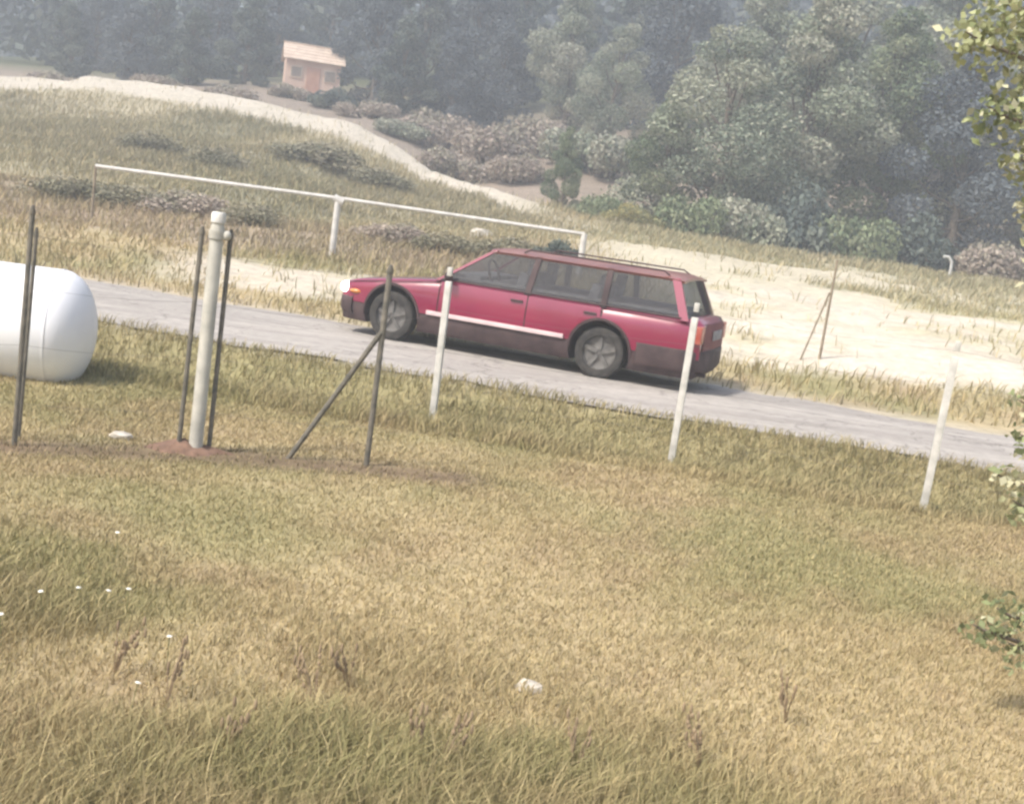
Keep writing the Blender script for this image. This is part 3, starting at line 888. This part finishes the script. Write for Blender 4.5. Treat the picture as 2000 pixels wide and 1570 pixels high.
def tree_variant(key, h, rx, pal, seed, nleaf, leaf, base=.22, conifer=False):
    """unit tree of height h; returns (trunk mesh, crown mesh)"""
    g = random.Random(seed)
    C = []; Rr = []
    m = MB()
    lean = (g.uniform(-.06, .06) * h, g.uniform(-.06, .06) * h)
    pts = [(lean[0] * t * t, lean[1] * t * t, h * .82 * t - .3 * (t == 0)) for t in (0, .25, .5, .75, 1)]
    m.tube(pts, [h * .024, h * .019, h * .014, h * .009, h * .004], 9)
    K = 22 if not conifer else 30
    for k in range(K):
        t = base + (1 - base) * (k + .5) / K
        a = k * 2.4 + g.uniform(-.5, .5)
        if conifer:
            prof = (1 - t) / (1 - base) * 1.0 + .08
        else:
            u = (t - base) / (1 - base); prof = math.sin(math.pi * min(.95, u ** .75 * .82 + .16)) * g.uniform(.7, 1.08)
        d = rx * prof * g.uniform(.35, .85)
        rad = rx * (.36 if not conifer else .26) * g.uniform(.7, 1.25) * (.55 + .45 * prof)
        c = (math.cos(a) * d + lean[0] * t * t, math.sin(a) * d + lean[1] * t * t, h * t - rad * .45)
        C.append(c); Rr.append(rad)
        z0 = h * max(.12, t * .82 - .14)
        s = (lean[0] * (z0 / h) ** 2, lean[1] * (z0 / h) ** 2, z0)
        mid = tuple((s[i] + c[i]) / 2 + (0, 0, -.04 * h)[i] for i in range(3))
        m.tube([s, mid, c], [h * .008, h * .006, h * .002], 5, False)
    V, F, cc = leaf_cloud(C, Rr, nleaf, leaf, PAL[pal], seed)
    return m.mesh("trunk", M['bark'], 50), np_mesh("crown", V, F, [M['leaf']], cc)

def bush_variant(pal, seed, nleaf, leaf, w=1.0, h=.8):
    g = random.Random(seed); C = []; Rr = []; m = MB()
    for k in range(13):
        a = g.uniform(0, 6.28); d = w * math.sqrt(g.uniform(0, 1)) * .75
        rad = w * g.uniform(.22, .42); z = h * (1 - (d / w) ** 2) * g.uniform(.5, .9)
        c = (math.cos(a) * d, math.sin(a) * d, max(z, rad * .5)); C.append(c); Rr.append(rad)
        m.tube([(c[0] * .15, c[1] * .15, -.15), (c[0] * .5, c[1] * .5, c[2] * .6), c], [.03, .02, .008], 5, False)
    V, F, cc = leaf_cloud(C, Rr, nleaf, leaf, PAL[pal], seed, flat=.85)
    return m.mesh("stems", M['bark'], 50), np_mesh("foliage", V, F, [M['leaf']], cc)

TV = {
    'grey_a': tree_variant('a', 9, 3.1, 'grey', 1, 24000, .15, .1), 'grey_b': tree_variant('b', 9, 3.6, 'grey', 2, 24000, .15, .06),
    'green_a': tree_variant('c', 9, 3.0, 'green', 3, 24000, .15, .06), 'dark_a': tree_variant('d', 9, 3.0, 'dark', 4, 18000, .18, .03),
    'dark_b': tree_variant('e', 9, 3.2, 'blue', 5, 18000, .18, .03),
}
BV = {'olive': bush_variant('olive', 16, 3600, .075, 1.0, .7), 'green': bush_variant('green', 11, 5000, .085), 'dark': bush_variant('dark', 12, 5000, .09), 'grey': bush_variant('grey', 13, 5000, .085),
      'brown': bush_variant('brown', 14, 4500, .085), 'yellow': bush_variant('yellow', 15, 3500, .07)}

def tree(name, var, x, y, h, wide, rz, label, group=None):
    e = empty(name, (x, y, gz(x, y) - .05), rz)
    t, c = TV[var]
    k = h / 9.0
    for nm, me in (("trunk", t), ("crown", c)):
        o = bpy.data.objects.new(nm, me); link(o, e); o.scale = (k * wide, k * wide, k)
    return props(e, label, "tree", group)

def bush(name, var, x, y, w, h, rz, label, group=None):
    e = empty(name, (x, y, gz(x, y) - .03), rz)
    t, c = BV[var]
    for nm, me in (("stems", t), ("foliage", c)):
        o = bpy.data.objects.new(nm, me); link(o, e); o.scale = (w, w, h)
    return props(e, label, "bush", group)

def at_x(px, Y, py=400):
    """world x at depth Y of a column of the photograph (for laying the plan out)"""
    d = (px - 1000) / 2500.0; v = -(py - 785) / 2500.0
    rx_, ry_ = d * math.cos(R(8)) - v * math.sin(R(8)), d * math.sin(R(8)) + v * math.cos(R(8))
    den = math.cos(R(9)) + ry_ * math.sin(R(9))
    return Y * rx_ / den

TREES = [  # photo column, row, depth, height, width factor, kind, label
    (1290, 420, 47, 4.6, 1.15, 'green_a', "small green tree directly above the car's rear window, at the wood's left end"),
    (1420, 330, 46, 7.4, 1.2, 'grey_b', "grey green bushy tree above the car's tail, paler than its neighbours"),
    (1560, 280, 48, 8.8, 1.15, 'grey_a', "tall pale grey green tree in the middle of the right hand wood"),
    (1730, 300, 50, 8.6, 1.1, 'green_a', "tall mid green tree behind the braced post, right of the pale one"),
    (1890, 300, 48, 7.6, 1.15, 'dark_b', "dark blue green tree behind the near leafy branches at right"),
    (2040, 320, 50, 9.0, 1.1, 'grey_b', "grey green tree at the right edge of the wood"),
    (1640, 200, 62, 10.5, 1.2, 'grey_b', "pale rounded tree rising behind the right hand wood, topmost there"),
    (1480, 180, 60, 8.6, 1.1, 'grey_a', "grey tree rising behind the wood, above the car's tail"),
    (1850, 200, 64, 11, 1.2, 'grey_a', "grey tree behind the wood, beside the near leafy branches"),
    (1320, 130, 74, 10.5, 1.0, 'dark_b', "dark blue tree in the gap left of the right hand wood"),
    (1250, 150, 80, 9.5, .9, 'dark_a', "narrow dark tree left of the blue one in the gap"),
    (1120, 120, 72, 8.2, .95, 'grey_a', "light green tree standing alone above the scrub slope"),
    (1010, 100, 86, 10, .75, 'dark_a', "dark narrow tree just left of the light green lone tree"),
    (930, 120, 82, 9.5, 1.0, 'dark_b', "blue grey tree at mid picture above the brown scrub"),
    (830, 120, 80, 9.0, 1.0, 'dark_a', "dark tree right of the peach house, second along"),
    (735, 130, 76, 7.8, .9, 'dark_b', "blue dark tree beside the peach house on its right"),
    (540, 120, 92, 8.5, 1.0, 'dark_b', "blue dark tree behind the peach house on its left"),
    (650, 60, 100, 11, 1.0, 'dark_a', "dark tree rising behind the peach house"),
    (420, 100, 84, 7.2, 1.05, 'dark_b', "blue grey tree left of the peach house behind the crest"),
    (300, 90, 86, 7.0, 1.1, 'dark_a', "dark tree above the highest part of the hill crest"),
    (190, 80, 92, 7.4, 1.0, 'dark_b', "blue tree above the hill crest at left, second from the edge"),
    (110, 80, 96, 6.6, .8, 'dark_a', "low dark tree nearest the left edge above the crest"),
    (250, 110, 76, 4.6, 1.2, 'dark_b', "low blue tree close behind the crest, above the thick pole's left"),
    (370, 120, 74, 4.4, 1.2, 'dark_a', "low dark tree close behind the crest, above the thick pole's right"),
    (480, 130, 78, 5.6, 1.1, 'dark_a', "dark tree touching the peach house on its left"),
    (140, 110, 78, 4.4, 1.2, 'dark_a', "low dark tree close behind the crest at the far left"),
    (790, 150, 72, 5.4, 1.1, 'dark_a', "dark lower tree in front, two right of the peach house"),
    (890, 150, 73, 5.6, 1.1, 'dark_b', "blue lower tree behind the brown scrub left of centre"),
    (985, 140, 74, 6.0, 1.0, 'dark_b', "blue lower tree left of the light green lone tree"),
    (1200, 150, 66, 6.2, 1.0, 'grey_b', "grey bushy tree right of the light green lone tree"),
    (1100, 380, 47, 3.2, .8, 'green_a', "small dark green tree at the foot of the scrub slope above the car roof"),
]
for i, (px, py, Y, h, w, kind, lab) in enumerate(TREES):
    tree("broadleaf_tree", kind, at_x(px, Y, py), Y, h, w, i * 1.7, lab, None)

BUSHES = [
    (1370, 440, 41.5, 1.6, 2.0, 'green', "low green bush at the wood's edge behind the car's tail"),
    (1460, 430, 42, 1.7, 2.3, 'grey', "grey green bush at the wood's edge right of the low green one"),
    (1560, 430, 42.5, 1.9, 2.6, 'dark', "large dark bush at the middle of the wood's edge"),
    (1680, 440, 42, 1.8, 2.4, 'green', "green bush at the wood's edge behind the braced post"),
    (1790, 450, 42.5, 1.8, 2.2, 'dark', "dark bush at the wood's edge right of the braced post"),
    (1900, 470, 42, 1.7, 1.7, 'brown', "brown bush at the right end of the wood's edge"),
    (2010, 480, 42.5, 1.8, 1.9, 'brown', "brown bush at the far right edge of the picture under the wood"),
    (1240, 400, 41, 1.1, .9, 'yellow', "yellowish dry bush left of the wood's edge"),
    (1190, 400, 44, 1.3, 1.7, 'green', "green bush just right of the small dark tree"),
    (890, 300, 55, 2.0, 1.6, 'brown', "brown scrub bush at the left foot of the scrub slope"),
    (960, 260, 60, 2.4, 2.2, 'brown', "brown scrub bush high on the scrub slope, left"),
    (1040, 240, 62, 2.4, 2.4, 'brown', "brown scrub bush under the light green lone tree"),
    (1120, 270, 58, 2.2, 2.2, 'grey', "grey scrub bush above the small dark tree"),
    (1000, 310, 54, 1.7, 1.5, 'brown', "brown scrub bush in the middle of the scrub slope"),
    (860, 230, 66, 2.6, 2.2, 'brown', "brown scrub bush behind the crest right of the peach house"),
    (1190, 230, 56, 2.2, 2.4, 'grey', "grey scrub bush at the top right of the scrub slope"),
    (420, 300, 40, 1.3, .9, 'olive', "olive bush halfway up the hill left of the railing joint"),
    (300, 280, 42, 1.3, .8, 'olive', "olive bush halfway up the hill above the thick pole"),
    (620, 300, 45, 2.0, .9, 'olive', "olive spreading bush on the hill above the railing joint"),
    (740, 310, 43, 1.7, .8, 'olive', "olive spreading bush on the hill's right shoulder"),
    (140, 380, 27, 1.1, .6, 'olive', "olive bush behind the railing near the left edge"),
    (250, 385, 27.5, 1.3, .6, 'olive', "olive bush behind the railing, second from the left edge"),
    (360, 390, 27.5, 1.1, .7, 'brown', "brown bush behind the railing above the thick pole"),
    (500, 420, 27, 1.1, .55, 'olive', "olive bush behind the railing right of the thick pole"),
    (760, 450, 27, 1.0, .6, 'brown', "brown bush behind the railing right of its joint"),
    (880, 470, 26.5, 1.0, .5, 'olive', "olive bush behind the railing above the car's bonnet"),
    (1000, 470, 27, 1.0, .55, 'olive', "olive bush behind the railing above the car's front roof edge"),
    (1095, 485, 26, .7, .55, 'dark', "dark bush behind the railing at its right end post"),
    (575, 190, 72, 1.5, 1.0, 'brown', "brown bush in front of the peach house, left"),
    (650, 200, 70, 1.6, 1.1, 'dark', "dark bush in front of the peach house, right"),
    (720, 220, 68, 1.9, 1.2, 'brown', "brown bush on the bare ground right of the peach house"),
    (790, 250, 64, 1.8, 1.2, 'grey', "grey bush close behind the crest, right of the peach house"),
    (300, 170, 66, 1.6, 1.0, 'brown', "brown bush just behind the hill crest at left"),
    (450, 180, 65, 1.7, 1.1, 'brown', "brown bush just behind the hill crest left of the peach house"),
    (120, 150, 66, 1.7, 1.0, 'brown', "brown bush just behind the hill crest nearest the left edge"),
]
for i, (px, py, Y, w, h, kind, lab) in enumerate(BUSHES):
    bush("scrub_bush", kind, at_x(px, Y, py), Y, w, h, i * 2.3, lab)

# far wood on the rising ground: reads as one mass
C = []; Rr = []
g = np.random.default_rng(99)
for k in range(1100):
    y = 92 + 290 * g.uniform(0, 1) ** 1.2
    x = g.uniform(-1, 1) * (y * .62 + 12)
    h = g.uniform(5, 9) + (3 if x > -20 else 0); z = gz(x, y)
    for q in range(3):
        C.append((x + g.normal() * 1.6, y + g.normal() * 1.6, z + h * (.35 + .25 * q))); Rr.append(g.uniform(1.6, 2.9) * (1 - .15 * q))
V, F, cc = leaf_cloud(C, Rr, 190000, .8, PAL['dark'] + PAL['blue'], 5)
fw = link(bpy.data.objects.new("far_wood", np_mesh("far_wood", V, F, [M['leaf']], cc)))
props(fw, "hazy blue wood covering the far hillside", "wood", kind="stuff")

# near leafy tree at the right edge
nt_ = empty("near_tree", (3.55, 6.3, gz(3.55, 6.3)))
props(nt_, "bright leafy tree close by, its branches reaching in from the right edge", "tree")
m = MB()
m.tube([(0, 0, -.3), (.05, .02, .8), (-.05, .05, 1.8), (.1, 0, 3.0), (.15, 0, 4.2)], [.11, .09, .075, .055, .02], 12)
CL = [(-1.66, -.3, 3.12, .20), (-1.50, -.25, 3.28, .28), (-1.30, -.15, 3.4, .36), (-1.52, -.3, 2.82, .17), (-1.34, -.25, 2.98, .24), (-1.36, -.3, 2.62, .15),
      (-1.2, -.25, 2.75, .26), (-1.24, -.3, 2.42, .17), (-1.08, -.3, 2.2, .22), (-1.3, -.15, 3.75, .4), (-.9, -.1, 3.6, .5), (-.3, .1, 3.6, .6), (.3, .2, 4.1, .7),
      (.6, -.2, 3.2, .6), (.2, .5, 2.6, .5), (-.55, 0, 2.7, .45), (-1.13, -.3, 1.52, .12), (-1.09, -.3, 1.36, .13), (-1.17, -.3, 1.16, .10), (-1.06, -.3, 1.04, .13), (-.8, -.3, 1.25, .24),
      (-.5, 0, 1.7, .35), (.5, .3, 1.6, .4), (-1.16, -.35, .43, .10), (-1.05, -.35, .52, .13), (-.96, -.35, .36, .15), (-.75, -.3, .5, .22), (-.45, -.2, .55, .25), (.3, -.3, .7, .3)]
for x, y, z, r_ in CL:
    z0 = max(.25, z - .7)
    m.tube([(0, 0, z0), (x * .5, y * .5, z - .15), (x, y, z), (x * 1.0 - r_ * .5, y, z + r_ * .2)], [.03, .018, .008, .003], 6, False)
m.obj("trunk", M['bark'], nt_, 50)
V, F, cc = leaf_cloud([c[:3] for c in CL], [c[3] for c in CL], 15000, .048, PAL['bright'], 77, flat=.8, shell=.15)
link(bpy.data.objects.new("crown", np_mesh("crown", V, F, [M['leaf']], cc)), nt_)

# ------------------------------------------------------------------ peach house behind the crest
hx, hy = at_x(608, 76, 150), 76.0
hs = empty("peach_house", (hx, hy, gz(hx, hy)), R(14))
props(hs, "small peach coloured house among dark trees behind the hill crest", "house")
m = MB(); m.box((0, 0, .75), (3.1, 3.0, 2.1)); m.obj("wall", M['wall'], hs, 30)
for s_ in (-1, 1):
    for k in range(5):
        y0, z0, y1, z1 = 1.75 - .36 * k, 1.76 + .2 * k, 1.75 - .36 * (k + 1) - .05, 1.76 + .2 * (k + 1) + .03
        m = MB()
        P = [[(-1.75, s_ * y0, z0), (1.75, s_ * y0, z0)], [(-1.75, s_ * y0, z0 + .06), (1.75, s_ * y0, z0 + .06)], [(-1.75, s_ * y1, z1 + .02), (1.75, s_ * y1, z1 + .02)], [(-1.75, s_ * y1, z1 - .04), (1.75, s_ * y1, z1 - .04)]]
        m.grid(P, close_u=True); m.f.append((0, 2, 4, 6)); m.f.append((1, 7, 5, 3))
        m.obj("roof_sheet", M['roof'], hs, 20)
m = MB(); m.box((0, 0, 2.80), (3.55, .16, .06)); m.obj("ridge_cap", M['roof'], hs, 20)
m = MB(); m.add([(-1.54, -1.5, 1.8), (-1.54, 1.5, 1.8), (-1.54, 0, 2.7), (1.54, -1.5, 1.8), (1.54, 1.5, 1.8), (1.54, 0, 2.7)], [(0, 1, 2), (3, 5, 4), (0, 3, 4, 1)]); m.obj("gable", M['wall'], hs, 30)
for x in (-.95, .95):
    m = MB(); m.box((x, -1.52, 1.1), (.7, .07, .66)); w_ = m.obj("window", M['roof'], hs, 30)
    m = MB(); m.box((x, -1.54, 1.1), (.56, .06, .52)); m.obj("pane", M['pane'], w_, 30)
m = MB(); m.box((.02, -1.52, .7), (.75, .07, 1.5)); m.obj("door", M['door'], hs, 30)

# ------------------------------------------------------------------ small things
def rock(name, x, y, sx, sy, sz, label, seed):
    g = random.Random(seed); bm = bmesh.new(); bmesh.ops.create_icosphere(bm, subdivisions=2, radius=1)
    for v in bm.verts:
        k = 1 + g.uniform(-.16, .16); v.co = Vector((v.co.x * sx * k, v.co.y * sy * k, v.co.z * sz * k))
    me = bpy.data.meshes.new(name); bm.to_mesh(me); bm.free(); me.materials.append(M['stone'])
    o = link(bpy.data.objects.new(name, me)); o.location = (x, y, gz(x, y) + sz * .3)
    return props(o, label, "stone")
rock("stone", .25, 5.45, .06, .05, .04, "pale stone lying in the foreground grass near the bottom middle", 3)
rock("stone", -1.35, 32, .3, .26, .2, "white stone on the pale ground above the car's front", 5)
rock("stone", -1.95, 12.1, .16, .06, .035, "flat pale stone in the verge right of the thick pole", 6)
rock("stone", -2.85, 9.3, .09, .06, .04, "small pale stone left of the thick pole's foot", 8)

bp_ = empty("bent_pipe", (at_x(1858, 39, 480), 39, gz(at_x(1858, 39, 480), 39)))
props(bp_, "small bent white pipe sticking up at the wood's edge far right", "pipe")
m = MB(); m.tube([(.1, 0, -.2), (.12, 0, .35), (.1, 0, .55), (-.02, 0, .68), (-.17, 0, .66)], .045, 8); m.obj("pipe", M['rail'], bp_, 60)

# white flowers
def flower_mesh():
    s = MB(); s.tube([(0, 0, -.02), (.01, 0, .08), (.005, .005, .16)], .0022, 5); a = s.mesh("stem", M['stem'], 40)
    p = MB()
    for k in range(10):
        t = 2 * math.pi * k / 10; u = Vector((math.cos(t), math.sin(t), 0)); w = Vector((-u.y, u.x, 0)) * .007; c = Vector((.005, .005, .16))
        p.add([c, c + u * .007 + w * .6, c + u * .014 + Vector((0, 0, .003)), c + u * .007 - w * .6], [(0, 1, 2, 3)])
    p.ball((.005, .005, .162), (.007, .007, .005), 8, 5)
    return a, p.mesh("petals", M['petal'], 40)
fs, fpet = flower_mesh()
FL = [((-2.15, 5.22), "tiny white flower nearest the left edge of the picture"), ((-1.98, 5.12), "tiny white flower below the short row of flowers at lower left"),
      ((-1.93, 5.45), "tiny white flower at the left end of the short row at lower left"), ((-1.82, 5.52), "tiny white flower second from the left in the short row at lower left"),
      ((-1.72, 5.55), "tiny white flower third from the left in the short row at lower left"), ((-1.62, 5.6), "tiny white flower at the right end of the short row at lower left"),
      ((-1.28, 5.08), "tiny white flower among dry weeds, right of the short flower row"), ((-1.25, 4.50), "tiny white flower closest to the bottom edge of the picture"),
      ((-1.95, 6.45), "tiny white flower farthest up the field, above the short flower row")]
for (x, y), lab in FL:
    e = empty("white_flower", (x, y, gz(x, y)), random.uniform(0, 6)); e.rotation_euler.x = random.uniform(-.2, .2)
    for nm, me in (("stem", fs), ("petals", fpet)): link(bpy.data.objects.new(nm, me), e)
    props(e, lab, "flower", "white flowers in the lower left grass")

# dry brown weeds
def weed_mesh(seed):
    g = random.Random(seed); m = MB(); h = MB()
    for k in range(7):
        a = g.uniform(0, 6.28); l = g.uniform(.12, .24); b = g.uniform(.1, .35)
        tip = (math.cos(a) * b * l + .05, math.sin(a) * b * l, l)
        m.tube([(0, 0, -.03), (tip[0] * .35, tip[1] * .35, l * .5), tip], [.0028, .0022, .0014], 5, False)
        h.ball(tip, (.007, .007, .022), 6, 5)
        for q in range(2):
            t = g.uniform(.6, .95); h.ball((tip[0] * t, tip[1] * t, l * t), (.009, .006, .012), 6, 4)
    return m.mesh("stalks", M['weed'], 40), h.mesh("seed_heads", M['weed'], 40)
M['weed'] = noise_mat('dry_weed', (.22, .16, .10), (.32, .24, .15), 12, .9)
WM = [weed_mesh(s) for s in (1, 2, 3)]
WD = [((-1.47, 5.0), "dry brown weed left of all others, in the lower left grass"), ((-1.18, 4.75), "dry brown weed second from the left in the foreground"),
      ((-.62, 4.9), "dry brown weed standing in the lower left middle"), ((-.52, 5.15), "dry brown weed just behind the one in the lower left middle"),
      ((-.2, 4.55), "dry brown weed left of the bottom middle"), ((-.08, 4.45), "dry brown weed at the bottom middle, below the pale stone"),
      ((.42, 4.55), "dry brown weed right of the bottom middle"), ((.95, 4.85), "dry brown weed in the lower right grass"),
      ((1.42, 5.5), "dry brown weed farthest right in the foreground grass"), ((-.85, 4.35), "dry brown weed nearest the bottom edge at left")]
for i, ((x, y), lab) in enumerate(WD):
    e = empty("dry_weed", (x, y, gz(x, y)), i * 1.3)
    for nm, me in zip(("stalks", "seed_heads"), WM[i % 3]):
        o = link(bpy.data.objects.new(nm, me), e); o["kind"] = "stuff"
    props(e, lab, "weed", "dry weeds in the foreground grass")

# ------------------------------------------------------------------ haze
m = MB(); m.box((0, 203, 58), (640, 420, 146))
hz = m.obj("haze", None, None, 0)
hm = bpy.data.materials.new("haze"); hm.use_nodes = True
hn = hm.node_tree; hn.nodes.remove(hn.nodes["Principled BSDF"])
pv = hn.nodes.new("ShaderNodeVolumePrincipled")
pv.inputs["Color"].default_value = (.80, .87, .98, 1)
pv.inputs["Density"].default_value = 0.0042
pv.inputs["Anisotropy"].default_value = 0.1
hn.links.new(pv.outputs[0], hn.nodes["Material Output"].inputs["Volume"])
hz.data.materials.append(hm)
props(hz, "pale bluish haze filling the air over the whole valley", "haze", kind="stuff")
